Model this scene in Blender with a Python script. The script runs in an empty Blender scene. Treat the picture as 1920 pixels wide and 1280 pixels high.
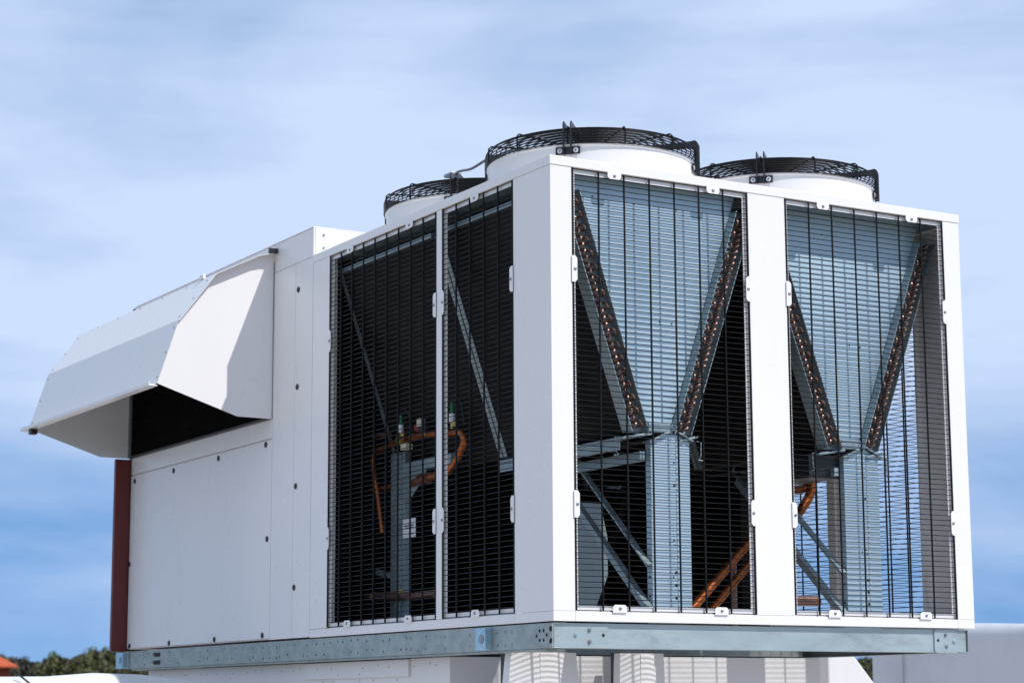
import bpy, math, random
from mathutils import Vector, Matrix
random.seed(7)
SC = bpy.context.scene
COL = SC.collection
rad = math.radians

# ------------------------------------------------------------------ camera
cam_d = bpy.data.cameras.new('camera')
cam = bpy.data.objects.new('camera', cam_d)
COL.objects.link(cam)
cam_d.sensor_width = 36.0
cam_d.lens = 3977.3 / 1920 * 36
cam_d.clip_start = 0.1
cam_d.clip_end = 12000
YAW, PITCH, ROLL = 1.03620810, 0.17022822, -0.00481038
cy, sy, cp, sp = math.cos(YAW), math.sin(YAW), math.cos(PITCH), math.sin(PITCH)
fwd = Vector((cy * cp, sy * cp, sp))
rgt = Vector((sy, -cy, 0))
upv = rgt.cross(fwd)
cr, sr = math.cos(ROLL), math.sin(ROLL)
r2 = rgt * cr + upv * sr
u2 = -rgt * sr + upv * cr
M = Matrix((r2, u2, -fwd)).transposed().to_4x4()
M.translation = Vector((-4.68358, -7.58123, -0.35112))
cam.matrix_world = M
cam_d.dof.use_dof = True
cam_d.dof.focus_distance = 9.2
cam_d.dof.aperture_fstop = 5.6
SC.camera = cam

# ------------------------------------------------------------------ sky and sun
SUN = Vector((0.267, -0.505, 0.708)).normalized()
ELEV = math.asin(SUN.z)
world = bpy.data.worlds.new('World')
SC.world = world
world.use_nodes = True
wn, wl = world.node_tree.nodes, world.node_tree.links
wn.clear()
out = wn.new('ShaderNodeOutputWorld')
bg = wn.new('ShaderNodeBackground')
bg.inputs['Strength'].default_value = 0.10
sky = wn.new('ShaderNodeTexSky')
sky.sky_type = 'NISHITA'
sky.sun_disc = False
sky.sun_elevation = ELEV
sky.sun_rotation = math.atan2(SUN.x, SUN.y)
sky.altitude = 1500
sky.air_density = 1.0
sky.dust_density = 0.2
sky.ozone_density = 1.6
# the haze band of the sky is kept low: look a little above the true direction everywhere
tcs = wn.new('ShaderNodeTexCoord')
lift = wn.new('ShaderNodeVectorMath'); lift.operation = 'MULTIPLY_ADD'
lift.inputs[1].default_value = (1, 1, 0.30)
lift.inputs[2].default_value = (0, 0, 0.25)
wl.new(tcs.outputs['Generated'], lift.inputs[0])
nrm = wn.new('ShaderNodeVectorMath'); nrm.operation = 'NORMALIZE'
wl.new(lift.outputs[0], nrm.inputs[0])
wl.new(nrm.outputs[0], sky.inputs['Vector'])
# thin high cloud veil, denser away from the horizon
tc = wn.new('ShaderNodeTexCoord')
mp = wn.new('ShaderNodeMapping')
mp.inputs['Rotation'].default_value = (0, 0, 1.0362)
mp.vector_type = 'TEXTURE'
wl.new(tc.outputs['Generated'], mp.inputs['Vector'])
mp2 = wn.new('ShaderNodeMapping')
mp2.inputs['Scale'].default_value = (2.8, 3.4, 12.0)
mp2.inputs['Rotation'].default_value = (rad(-6), 0, 0)
mp2.inputs['Location'].default_value = (0.3, 1.7, 0.9)
wl.new(mp.outputs['Vector'], mp2.inputs['Vector'])
n1 = wn.new('ShaderNodeTexNoise')
n1.inputs['Scale'].default_value = 1.0
n1.inputs['Detail'].default_value = 6
n1.inputs['Roughness'].default_value = 0.5
n1.inputs['Distortion'].default_value = 0.35
wl.new(mp2.outputs['Vector'], n1.inputs['Vector'])
sep = wn.new('ShaderNodeSeparateXYZ')
wl.new(tc.outputs['Generated'], sep.inputs[0])
# how much veil there is at each height above the horizon (0.5 = neutral), thickest at 8 to 14 degrees
cvr = wn.new('ShaderNodeValToRGB')
el = cvr.color_ramp.elements
el[0].position = 0.0; el[0].color = (.20, .20, .20, 1)
el[1].position = 0.10; el[1].color = (.38, .38, .38, 1)
for p_, c_ in ((0.17, .70), (0.24, .73), (0.34, .60), (1.0, .60)):
    e_ = el.new(p_); e_.color = (c_, c_, c_, 1)
wl.new(sep.outputs['Z'], cvr.inputs[0])
cov = wn.new('ShaderNodeMath'); cov.operation = 'SUBTRACT'
cov.inputs[1].default_value = 0.5
wl.new(cvr.outputs[0], cov.inputs[0])
ad = wn.new('ShaderNodeMath'); ad.operation = 'ADD'
wl.new(n1.outputs['Fac'], ad.inputs[0]); wl.new(cov.outputs[0], ad.inputs[1])
mp3 = wn.new('ShaderNodeMapping')
mp3.inputs['Scale'].default_value = (3.5, 5.0, 34.0)
mp3.inputs['Location'].default_value = (2.1, 0.4, 0.2)
wl.new(mp.outputs['Vector'], mp3.inputs['Vector'])
n2_ = wn.new('ShaderNodeTexNoise')
n2_.inputs['Scale'].default_value = 1.3
n2_.inputs['Detail'].default_value = 7
n2_.inputs['Roughness'].default_value = 0.55
wl.new(mp3.outputs['Vector'], n2_.inputs['Vector'])
st = wn.new('ShaderNodeMath'); st.operation = 'MULTIPLY_ADD'
st.inputs[1].default_value = 0.32; st.inputs[2].default_value = -0.16
wl.new(n2_.outputs['Fac'], st.inputs[0])
ad2 = wn.new('ShaderNodeMath'); ad2.operation = 'ADD'
wl.new(ad.outputs[0], ad2.inputs[0]); wl.new(st.outputs[0], ad2.inputs[1])
cr_ = wn.new('ShaderNodeMapRange')
cr_.inputs['From Min'].default_value = 0.16
cr_.inputs['From Max'].default_value = 0.72
cr_.inputs['To Min'].default_value = 0.0
cr_.inputs['To Max'].default_value = 0.95
wl.new(ad2.outputs[0], cr_.inputs['Value'])
mx = wn.new('ShaderNodeMix'); mx.data_type = 'RGBA'
mx.inputs['B'].default_value = (4.85, 5.85, 7.7, 1)
wl.new(cr_.outputs[0], mx.inputs['Factor'])
hs_ = wn.new('ShaderNodeHueSaturation')
hs_.inputs['Saturation'].default_value = 1.18
hs_.inputs['Value'].default_value = 1.25
wl.new(sky.outputs[0], hs_.inputs['Color'])
wl.new(hs_.outputs[0], mx.inputs['A'])
wl.new(mx.outputs['Result'], bg.inputs['Color'])
wl.new(bg.outputs[0], out.inputs[0])

sun_d = bpy.data.lights.new('sun', 'SUN')
sun_d.energy = 2.95
sun_d.angle = rad(0.55)
sun_d.color = (1.0, 0.98, 0.95)
sun_o = bpy.data.objects.new('sun', sun_d)
COL.objects.link(sun_o)
sun_o.rotation_euler = SUN.to_track_quat('Z', 'Y').to_euler()
sun_o.location = SUN * 30

vs = SC.view_settings
vs.view_transform = 'Standard'
vs.look = 'None'
vs.gamma = 1
vs.use_curve_mapping = False
vs.exposure = 0.4
SC.cycles.use_denoising = True
SC.cycles.max_bounces = 8

# ------------------------------------------------------------------ materials
def pbsdf(name):
    m = bpy.data.materials.new(name)
    m.use_nodes = True
    return m, m.node_tree.nodes, m.node_tree.links, m.node_tree.nodes['Principled BSDF']

def mat(name, c, rough=0.5, metal=0.0, vary=0.08, scale=6.0, stretch=(1, 1, 1), bump=0.0, bscale=60, spec=0.5, dirt=None, dirt_amt=0.0, dirt_scale=3.0, rvary=0.1):
    m, n, l, b = pbsdf(name)
    b.inputs['Metallic'].default_value = metal
    b.inputs['Specular IOR Level'].default_value = spec
    tc = n.new('ShaderNodeTexCoord')
    ge = n.new('ShaderNodeNewGeometry')
    mp = n.new('ShaderNodeMapping')
    mp.inputs['Scale'].default_value = stretch
    l.new(ge.outputs['Position'], mp.inputs['Vector'])
    no = n.new('ShaderNodeTexNoise')
    no.inputs['Scale'].default_value = scale
    no.inputs['Detail'].default_value = 6
    no.inputs['Roughness'].default_value = 0.6
    l.new(mp.outputs[0], no.inputs['Vector'])
    mr = n.new('ShaderNodeMapRange')
    mr.inputs['From Min'].default_value = 0.3
    mr.inputs['From Max'].default_value = 0.7
    mr.inputs['To Min'].default_value = 1 - vary
    mr.inputs['To Max'].default_value = 1 + vary
    l.new(no.outputs['Fac'], mr.inputs['Value'])
    mu = n.new('ShaderNodeMix'); mu.data_type = 'RGBA'; mu.blend_type = 'MULTIPLY'
    mu.inputs['Factor'].default_value = 1
    mu.inputs['A'].default_value = (*c, 1)
    l.new(mr.outputs[0], mu.inputs['B'])
    last = mu.outputs['Result']
    if dirt:
        n2 = n.new('ShaderNodeTexNoise')
        n2.inputs['Scale'].default_value = dirt_scale
        n2.inputs['Detail'].default_value = 10
        n2.inputs['Roughness'].default_value = 0.72
        l.new(mp.outputs[0], n2.inputs['Vector'])
        r = n.new('ShaderNodeMapRange')
        r.inputs['From Min'].default_value = 0.52
        r.inputs['From Max'].default_value = 0.78
        r.inputs['To Max'].default_value = dirt_amt
        l.new(n2.outputs['Fac'], r.inputs['Value'])
        m2 = n.new('ShaderNodeMix'); m2.data_type = 'RGBA'
        m2.inputs['B'].default_value = (*dirt, 1)
        l.new(r.outputs[0], m2.inputs['Factor'])
        l.new(last, m2.inputs['A'])
        last = m2.outputs['Result']
    l.new(last, b.inputs['Base Color'])
    rr = n.new('ShaderNodeMapRange')
    rr.inputs['From Min'].default_value = 0.3
    rr.inputs['From Max'].default_value = 0.7
    rr.inputs['To Min'].default_value = max(0.02, rough - rvary)
    rr.inputs['To Max'].default_value = rough + rvary
    l.new(no.outputs['Fac'], rr.inputs['Value'])
    l.new(rr.outputs[0], b.inputs['Roughness'])
    if bump:
        n3 = n.new('ShaderNodeTexNoise')
        n3.inputs['Scale'].default_value = bscale
        n3.inputs['Detail'].default_value = 3
        l.new(mp.outputs[0], n3.inputs['Vector'])
        bp = n.new('ShaderNodeBump')
        bp.inputs['Strength'].default_value = bump
        bp.inputs['Distance'].default_value = 0.01
        l.new(n3.outputs['Fac'], bp.inputs['Height'])
        l.new(bp.outputs[0], b.inputs['Normal'])
    return m

WHITE = mat('white_powder_coat', (0.80, 0.77, 0.752), 0.28, 0, 0.02, 1.6, (1, 1, .5), 0.025, 1.2, 0.5, (0.50, 0.47, 0.43), 0.07, 1.8, 0.06)
WHITE2 = mat('white_sheet_metal', (0.74, 0.715, 0.70), 0.4, 0, 0.03, 1.5, (1, 1, .5), 0.08, 1.6, 0.5, (0.42, 0.40, 0.38), 0.2, 2.0)
GALV = mat('galvanised_steel', (0.33, 0.40, 0.42), 0.48, 0.65, 0.10, 14, (1, 1, .5), 0.03, 40, 0.5, (0.20, 0.22, 0.22), 0.35, 9.0)
PLATE = mat('pale_blue_zinc_sheet', (0.43, 0.555, 0.635), 0.52, 0.5, 0.07, 3, (1, 1, .3), 0.02, 40, 0.5, (0.30, 0.36, 0.38), 0.2, 6.0)
RAILM = mat('sunlit_galvanised_rail', (0.37, 0.44, 0.455), 0.52, 0.45, 0.08, 8, (.35, 1, 1), 0.03, 40, 0.5, (0.14, 0.15, 0.15), 0.6, 9.0)  # lighter rail copy for the sunlit side, stained by real dirt
GALVR = mat('shaded_weathered_rail', (0.32, 0.365, 0.36), 0.5, 0.4, 0.22, 10, (1, 1, 1.6), 0.05, 30, 0.5, (0.12, 0.12, 0.11), 0.55, 7.0)  # darker rail copy: side shade put into the colour, plus real scuffs
ZINC = mat('bright_zinc', (0.42, 0.58, 0.66), 0.3, 0.7, 0.1, 20)
WIRE = mat('black_coated_wire', (0.004, 0.004, 0.0045), 0.45, 0, 0.1, 20, spec=0.25)
PLASTIC = mat('black_plastic', (0.012, 0.012, 0.013), 0.4, 0, 0.1, 20)
STEELB = mat('black_coated_steel', (0.014, 0.014, 0.016), 0.38, 0, 0.1, 20)
DARKM = mat('interior_shade_steel', (0.004, 0.004, 0.004), 0.85, 0, 0.2, 5, spec=0.05)  # near-black colour stands in for shade inside the cabinet and hood
COPPER = mat('aged_copper', (0.42, 0.12, 0.036), 0.36, 0.85, 0.35, 18, (1, 1, 1), 0, 50, 0.5, (0.14, 0.05, 0.02), 0.5, 12)
COPPERD = mat('tarnished_copper', (0.27, 0.16, 0.13), 0.42, 0.75, 0.25, 30, (1, 1, 1), 0, 50, 0.5, (0.08, 0.04, 0.03), 0.5, 20)
BRASS = mat('brass', (0.55, 0.40, 0.14), 0.3, 0.9, 0.1, 20)
REDP = mat('dark_red_paint', (0.135, 0.017, 0.014), 0.45, 0, 0.12, 4, (1, 1, .3), 0.02, 20)
BOLT = mat('bolt_steel', (0.30, 0.31, 0.32), 0.35, 0.8, 0.1, 30)
HOLE = mat('punched_hole', (0.012, 0.012, 0.012), 0.8)
GREEN = mat('green_plastic', (0.01, 0.16, 0.06), 0.4)
REDPL = mat('red_plastic', (0.30, 0.015, 0.02), 0.4)
CREAM = mat('cream_plastic', (0.62, 0.56, 0.44), 0.45)
PAPER = mat('white_label_paper', (0.75, 0.74, 0.78), 0.6)
MEMB = mat('white_membrane', (0.72, 0.72, 0.71), 0.5, 0, 0.05, 2, (1, 1, 1), 0.5, 3.0, 0.4, (0.35, 0.34, 0.33), 0.25, 3)
TANKM = mat('grey_white_duct_wrap', (0.58, 0.58, 0.60), 0.55, 0, 0.05, 1.2, (1, 1, 1), 0.25, 2.0, 0.4, (0.30, 0.28, 0.27), 0.35, 1.6)
GREYC = mat('grey_conduit', (0.30, 0.32, 0.34), 0.4, 0.5, 0.05)
ROOFM = mat('roof_membrane_grey', (0.45, 0.40, 0.35), 0.8, 0, 0.12, 0.8, (1, 1, 1), 0.2, 30, 0.3, (0.2, 0.19, 0.18), 0.4, 0.5)
GRASSM = mat('distant_field', (0.075, 0.095, 0.03), 0.95, 0, 0.3, 0.02)
HILLM = mat('hill_scrub', (0.055, 0.052, 0.022), 0.95, 0, 0.35, 0.08)
TRUNK = mat('bark', (0.06, 0.045, 0.035), 0.9)
TILE = mat('orange_red_roof_tile', (0.42, 0.075, 0.02), 0.7, 0, 0.12, 1.0)
HOUSEW = mat('red_timber_wall', (0.22, 0.035, 0.02), 0.8, 0, 0.1, 1)
GLASS = mat('dark_window_glass', (0.02, 0.025, 0.03), 0.1)

def fins_mat():
    m, n, l, b = pbsdf('dark_coil_fins')
    b.inputs['Roughness'].default_value = 0.7
    b.inputs['Specular IOR Level'].default_value = 0.15
    ge = n.new('ShaderNodeNewGeometry')
    mp = n.new('ShaderNodeMapping')
    l.new(ge.outputs['Position'], mp.inputs['Vector'])
    no = n.new('ShaderNodeTexNoise')
    no.inputs['Scale'].default_value = 5
    no.inputs['Detail'].default_value = 5
    l.new(mp.outputs[0], no.inputs['Vector'])
    cr = n.new('ShaderNodeValToRGB')
    cr.color_ramp.elements[0].color = (0.007, 0.006, 0.005, 1)
    cr.color_ramp.elements[0].position = 0.35
    cr.color_ramp.elements[1].color = (0.022, 0.018, 0.015, 1)
    cr.color_ramp.elements[1].position = 0.75
    l.new(no.outputs['Fac'], cr.inputs[0])
    l.new(cr.outputs[0], b.inputs['Base Color'])
    return m
FINS = fins_mat()

def leaf_mat(name, c):
    m, n, l, b = pbsdf(name)
    b.inputs['Roughness'].default_value = 0.8
    oi = n.new('ShaderNodeNewGeometry')
    no = n.new('ShaderNodeTexNoise')
    no.inputs['Scale'].default_value = 0.35
    no.inputs['Detail'].default_value = 4
    l.new(oi.outputs['Position'], no.inputs['Vector'])
    cr = n.new('ShaderNodeValToRGB')
    cr.color_ramp.elements[0].position = 0.3
    cr.color_ramp.elements[0].color = (c[0] * .5, c[1] * .5, c[2] * .5, 1)
    cr.color_ramp.elements[1].position = 0.7
    cr.color_ramp.elements[1].color = (c[0] * 1.3, c[1] * 1.3, c[2] * 1.2, 1)
    l.new(no.outputs['Fac'], cr.inputs[0])
    l.new(cr.outputs[0], b.inputs['Base Color'])
    return m
LEAF = [leaf_mat('spring_green_leaves', (0.075, 0.13, 0.012)), leaf_mat('olive_leaves', (0.07, 0.078, 0.014)),
        leaf_mat('brown_bare_twigs', (0.052, 0.045, 0.024)), leaf_mat('yellow_green_leaves', (0.10, 0.105, 0.014))]

# ------------------------------------------------------------------ mesh builder
WORLD = {}
class MB:
    def __init__(s):
        s.v, s.f, s.mi, s.sm = [], [], [], []
    def add(s, v, f, mi=0, smooth=False):
        o = len(s.v)
        s.v += [tuple(p) for p in v]
        for q in f:
            s.f.append([o + i for i in q]); s.mi.append(mi); s.sm.append(smooth)
        return s
    def box(s, x0, x1, y0, y1, z0, z1, mi=0):
        v = [(x, y, z) for x in (x0, x1) for y in (y0, y1) for z in (z0, z1)]
        return s.add(v, [(0, 1, 3, 2), (4, 6, 7, 5), (0, 4, 5, 1), (2, 3, 7, 6), (0, 2, 6, 4), (1, 5, 7, 3)], mi)
    def prism(s, poly, axis, a, b, mi=0, smooth=False):
        """poly: 2-D points in the plane of the other two axes (in x,y,z order); extruded a..b along axis."""
        def P(p, t):
            q = list(p); q.insert(axis, t); return q
        n = len(poly)
        area = sum(poly[i][0] * poly[(i + 1) % n][1] - poly[(i + 1) % n][0] * poly[i][1] for i in range(n))
        flip = (area < 0) != (axis == 1)
        if flip: poly = poly[::-1]
        v = [P(p, a) for p in poly] + [P(p, b) for p in poly]
        lo, hi = (a, b)
        f = [list(range(n))[::-1], list(range(n, 2 * n))]
        for i in range(n):
            j = (i + 1) % n
            f.append((i, j, n + j, n + i))
        if b < a: f = [q[::-1] for q in f]
        return s.add(v, f, mi, smooth)
    def tube(s, pts, r, seg=8, mi=0, smooth=True, closed=False, cap=True):
        pts = [Vector(p) for p in pts]
        rs = r if isinstance(r, (list, tuple)) else [r] * len(pts)
        n = len(pts); rings = []; prev = None
        for i, p in enumerate(pts):
            if closed:
                d = (pts[(i + 1) % n] - pts[i - 1])
            else:
                d = pts[min(i + 1, n - 1)] - pts[max(i - 1, 0)]
            d.normalize()
            if prev is None:
                a = Vector((0, 0, 1)) if abs(d.z) < 0.9 else Vector((1, 0, 0))
                a = (a - d * a.dot(d)).normalized()
            else:
                a = (prev - d * prev.dot(d)).normalized()
            prev = a
            b = d.cross(a)
            rings.append([p + (a * math.cos(2 * math.pi * k / seg + math.pi / 4) + b * math.sin(2 * math.pi * k / seg + math.pi / 4)) * rs[i] for k in range(seg)])
        v = [q for ring in rings for q in ring]
        f = []
        m = n if closed else n - 1
        for i in range(m):
            j = (i + 1) % n
            for k in range(seg):
                k2 = (k + 1) % seg
                f.append((i * seg + k, i * seg + k2, j * seg + k2, j * seg + k))
        if cap and not closed:
            s.add(v, f, mi, smooth)
            o = len(s.v) - len(v)
            s.f.append([o + k for k in range(seg)][::-1]); s.mi.append(mi); s.sm.append(False)
            s.f.append([o + (n - 1) * seg + k for k in range(seg)]); s.mi.append(mi); s.sm.append(False)
            return s
        return s.add(v, f, mi, smooth)
    def rod(s, a, b, r, seg=4, mi=0):
        return s.tube([a, b], r, seg, mi, seg > 5)
    def disc(s, c, n, r, h, seg=14, mi=0, dome=0.0, sy=1.0):
        """short cylinder standing on a face at c along n; sy stretches along the local vertical."""
        n = Vector(n).normalized(); c = Vector(c)
        a = Vector((0, 0, 1)) if abs(n.z) < 0.9 else Vector((1, 0, 0))
        a = (a - n * a.dot(n)).normalized(); b = n.cross(a)
        v = []
        for t, rr in ((0, 1), (h, 1), (h + dome, .6)) if dome else ((0, 1), (h, 1)):
            v += [c + n * t + (a * math.cos(2 * math.pi * k / seg) * sy + b * math.sin(2 * math.pi * k / seg)) * r * rr for k in range(seg)]
        L = len(v) // seg
        f = []
        for i in range(L - 1):
            for k in range(seg):
                k2 = (k + 1) % seg
                f.append((i * seg + k, i * seg + k2, (i + 1) * seg + k2, (i + 1) * seg + k))
        f.append([(L - 1) * seg + k for k in range(seg)])
        f.append([k for k in range(seg)][::-1])
        return s.add(v, f, mi)
    def lathe(s, prof, c, seg=72, mi=0, closed=True):
        """prof: (r, z) points; revolved about a vertical axis through c."""
        n = len(prof)
        v = [(c[0] + r * math.cos(2 * math.pi * k / seg), c[1] + r * math.sin(2 * math.pi * k / seg), c[2] + z) for r, z in prof for k in range(seg)]
        f = []
        for i in range(n if closed else n - 1):
            j = (i + 1) % n
            for k in range(seg):
                k2 = (k + 1) % seg
                f.append((i * seg + k, i * seg + k2, j * seg + k2, j * seg + k))
        return s.add(v, f, mi, True)
    def build(s, name, mats, parent=None, bevel=0.0, label=None, kind=None, centre=True, sharp=True):
        if not isinstance(mats, (list, tuple)): mats = [mats]
        lo = Vector([min(p[i] for p in s.v) for i in range(3)])
        hi = Vector([max(p[i] for p in s.v) for i in range(3)])
        c = (lo + hi) / 2
        if parent is None: c.z = lo.z
        me = bpy.data.meshes.new(name)
        me.from_pydata([Vector(p) - c for p in s.v], [], s.f)
        for m in mats: me.materials.append(m)
        me.polygons.foreach_set('material_index', s.mi)
        me.polygons.foreach_set('use_smooth', s.sm)
        if any(s.sm) and sharp:
            me.set_sharp_from_angle(angle=rad(40))
        me.update()
        o = place(bpy.data.objects.new(name, me), c, parent)
        if bevel:
            b = o.modifiers.new('edge', 'BEVEL')
            b.width = bevel; b.segments = 2; b.limit_method = 'ANGLE'; b.angle_limit = rad(35)
            b.harden_normals = False
        if label: o['label'] = label
        if kind: o['kind'] = kind
        return o

def place(o, w, parent=None):
    COL.objects.link(o)
    w = Vector(w)
    if parent is not None:
        o.parent = parent
        o.location = w - WORLD[parent.name]
    else:
        o.location = w
    WORLD[o.name] = w
    return o
def inst(src, parent, w, rot=None):
    o = src.copy()
    place(o, w, parent)
    if rot is not None: o.rotation_euler = rot
    return o
def thing(name, label, cat, loc, group=None):
    o = place(bpy.data.objects.new(name, None), loc)
    o.empty_display_size = 0.2
    return tag(o, label, cat, group)
def tag(o, label, cat, group=None, kind=None):
    o['label'] = label; o['category'] = cat
    if group: o['group'] = group
    if kind: o['kind'] = kind
    return o

GZ = -1.95                      # roof deck level
W, H, DC, DL = 2.3375, 2.0, 2.384, 5.016   # condenser width, height, depth; far end of the air handler

# ------------------------------------------------------------------ setting: deck, field, hills
b = MB(); b.box(-14, 26, -16, 24, GZ - 0.4, GZ)
o = b.build('roof_deck', ROOFM); o['kind'] = 'structure'
b = MB()
N = 40
gv = [(x, y, -10.0) for x in (-5000, 5000) for y in (-5000, 5000)]
b.add(gv, [(0, 2, 3, 1)])
o = b.build('ground', GRASSM); o['kind'] = 'structure'
b = MB(); b.box(-13.6, 25.6, -15.6, 23.6, -10, GZ - 0.404)
tag(b.build('flat_roofed_building', WHITE2), 'flat roofed building carrying the rooftop units', 'building')

CX, CY = -4.68, -7.58
PROFILE = [(20, 9), (40, 10), (48, 13.2), (50, 13.4), (52, 13), (60, 14), (67, 15.5), (69.7, 16.2), (70.5, 16.2), (70.85, 15.0), (71.05, 14.2), (71.35, 15.0), (71.6, 14.8), (71.9, 13.2), (72.3, 14.2), (72.8, 14.6), (74, 14.8), (80, 12), (100, 10)]
def tops(t):
    """height of the wood's skyline seen at azimuth t (deg)"""
    for (a, za), (c, zc) in zip(PROFILE, PROFILE[1:]):
        if a <= t <= c:
            return za + (zc - za) * (t - a) / (c - a)
    return 9
def hill_h(t, d):
    e = max(0.0, min(1.0, (d - 430) / 150.0))
    return -10 + (tops(t) - 7.0 + 10) * (e * e * (3 - 2 * e))
hv, hf = [], []
na, nd = 320, 16
for i in range(na + 1):
    t = 20 + 80 * i / na
    for j in range(nd + 1):
        d = 470 + 340 * j / nd
        hv.append((CX + math.cos(rad(t)) * d, CY + math.sin(rad(t)) * d, hill_h(t, d)))
for i in range(na):
    for j in range(nd):
        a = i * (nd + 1) + j
        hf.append((a, a + nd + 1, a + nd + 2, a + 1))
b = MB(); b.add(hv, hf, 0, True)
o = b.build('hills', HILLM, sharp=False); o['kind'] = 'structure'

# ------------------------------------------------------------------ base frame (galvanised rails)
FB = thing('base_frame', 'galvanised steel base rails with punched holes under the white rooftop unit', 'steel frame', (0, 0, -0.113))
zt, zb = -0.006, -0.112
def c_rail(b, axis, a0, a1, face, sign):
    """C-section rail; face is the outer plane coordinate, sign points outwards"""
    t, d, lip = 0.004, 0.06, 0.012
    p = [(face, zb), (face, zt), (face - sign * d, zt), (face - sign * d, zt - t), (face - sign * t, zt - t), (face - sign * t, zb + t), (face - sign * d, zb + t), (face - sign * d, zb)]
    b.prism(p, axis, a0, a1)
b = MB(); c_rail(b, 1, 0.006, 4.965, 0.004, -1); rail = b.build('rail', GALVR, FB, 0.0012)
b = MB()
p = [(0.022, zb), (0.022, zt), (0.082, zt), (0.082, zt - .004), (0.026, zt - .004), (0.026, zb + .004), (0.082, zb + .004), (0.082, zb)]
b.prism(p, 0, 0.03, 2.290, 0)
b.build('rail', RAILM, FB, 0.0012)
b = MB(); c_rail(b, 1, 0.006, 4.965, 2.30, 1); b.build('rail', GALVR, FB, 0.0012)
for yy in (1.2, 2.40, 3.7, 4.9):
    b = MB(); b.box(0.07, 2.23, yy - .03, yy + .03, zb + .006, zt - .006); b.build('cross_rail', GALVR, FB, 0.001)
# lower ledge of the left rail
b = MB(); b.box(0.012, 0.07, 0.09, 4.96, zb - 0.010, zb - 0.001); b.build('rail_ledge', GALVR, FB)
# plates on the right rail
b = MB(); b.box(0.008, 0.282, 0.0165, 0.0215, zb + .001, zt - .001); cpl = b.build('corner_plate', RAILM, FB, 0.001)
b = MB()
ch = 0.01
b.prism([(2.098, zb + ch - .002), (2.098 + ch, zb - .002), (2.292 - ch, zb - .002), (2.292, zb + ch - .002), (2.292, zt - ch + .002), (2.292 - ch, zt + .001), (2.098 + ch, zt + .001), (2.098, zt - ch + .001)], 1, 0.0155, 0.0215)
epl = b.build('end_plate', RAILM, FB, 0.001)
b = MB(); b.box(-0.003, 0.0035, 0.008, 0.16, zb + .001, zt - .001); b.build('corner_plate', GALVR, FB, 0.001)
# bolts
def bolt(pt, n, r, parent, m=BOLT, h=0.004, name='bolt'):
    b = MB(); b.disc(pt, n, r, h, 8, 0, r * .4); b.build(name, m, parent)
for x, z, m in ((0.118, -.055, ZINC), (0.187, -.034, BOLT), (0.187, -.084, BOLT), (2.166, -.030, BOLT), (2.170, -.083, BOLT), (2.217, -.060, ZINC)):
    bolt((x, 0.0155, z), (0, -1, 0), 0.0085, cpl if x < 1 else epl, m)
hb = MB()
for x, pp in ((0.257, cpl), (2.120, epl)):
    hb = MB(); hb.disc((x, 0.0152, -.056), (0, -1, 0), 0.007, 0.0006, 12); hb.build('plate_hole', HOLE, pp)
# holes of the left rail
hb = MB(); wb = MB()
for y, z, r in [(0.018, -.032, .012), (0.018, -.082, .012)]:
    hb.disc((-0.0032, y, z), (-1, 0, 0), r, 0.0006, 12)
for y, z in ((0.075, -.038), (0.107, -.038), (0.075, -.077), (0.107, -.077), (0.05, -.057), (0.132, -.059)):
    hb.disc((-0.0032, y, z), (-1, 0, 0), 0.0075, 0.0006, 12)
for y in (0.352, 0.405, 0.472, 0.66, 0.72, 0.95, 1.28):
    for z in (-.034, -.088):
        wb.disc((0.0036, y, z + random.uniform(-.004, .004)), (-1, 0, 0), 0.0078, 0.001, 12)
for i in range(46):
    y = 1.15 + 3.75 * i / 45 + random.uniform(-.03, .03)
    for z in (-.032, -.086):
        if random.random() < 0.62:
            hb.disc((0.0036, y, z + random.uniform(-.009, .009)), (-1, 0, 0), random.choice((.004, .005, .0055)), 0.0006, 10)
hb.build('bolt_hole', HOLE, rail, kind='stuff'); wb.build('rivet', BOLT, rail, kind='stuff')
# sliding slot pairs near the far end
for z in (-.036, -.082):
    b = MB(); b.box(0.0015, 0.0034, 4.46, 4.56, z - .012, z + .012); b.build('slot', HOLE, rail)
# lifting lugs
def lug(y, w):
    b = MB()
    b.box(-0.006, 0.0035, y - w / 2, y + w / 2, zb + .004, zt - .004)
    b.box(-0.030, -0.006, y - w / 2, y - w / 2 + .012, zb + .006, zt - .006)
    b.disc((-0.0062, y + .012, -.058), (-1, 0, 0), 0.021, 0.002, 16, 1)
    for z in (-.03, -.088):
        b.disc((-0.0062, y - w * .30, z), (-1, 0, 0), 0.006, 0.001, 10, 2)
    return b.build('lifting_lug', [ZINC, BOLT, HOLE], FB, 0.0015)
lug(0.585, 0.13)
b = MB()
b.box(-0.006, 0.05, 4.967, 5.0, zb - .002, zt - .002)
b.build('rail_end_cap', GALVR, FB, 0.001)
lug(5.095, 0.185)

# ------------------------------------------------------------------ condenser section
CU = thing('condenser_unit', 'white rooftop condenser cabinet with black wire guards, V shaped coils and fans on top', 'air conditioner', (W / 2, DC / 2, 0))
ZS, ZT = 0.042, 1.958           # sill top, lintel bottom
BV = 0.003
def part(name, f, m=WHITE, bevel=BV, parent=CU, **k):
    b = MB(); f(b); return b.build(name, m, parent, bevel, **k)
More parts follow.
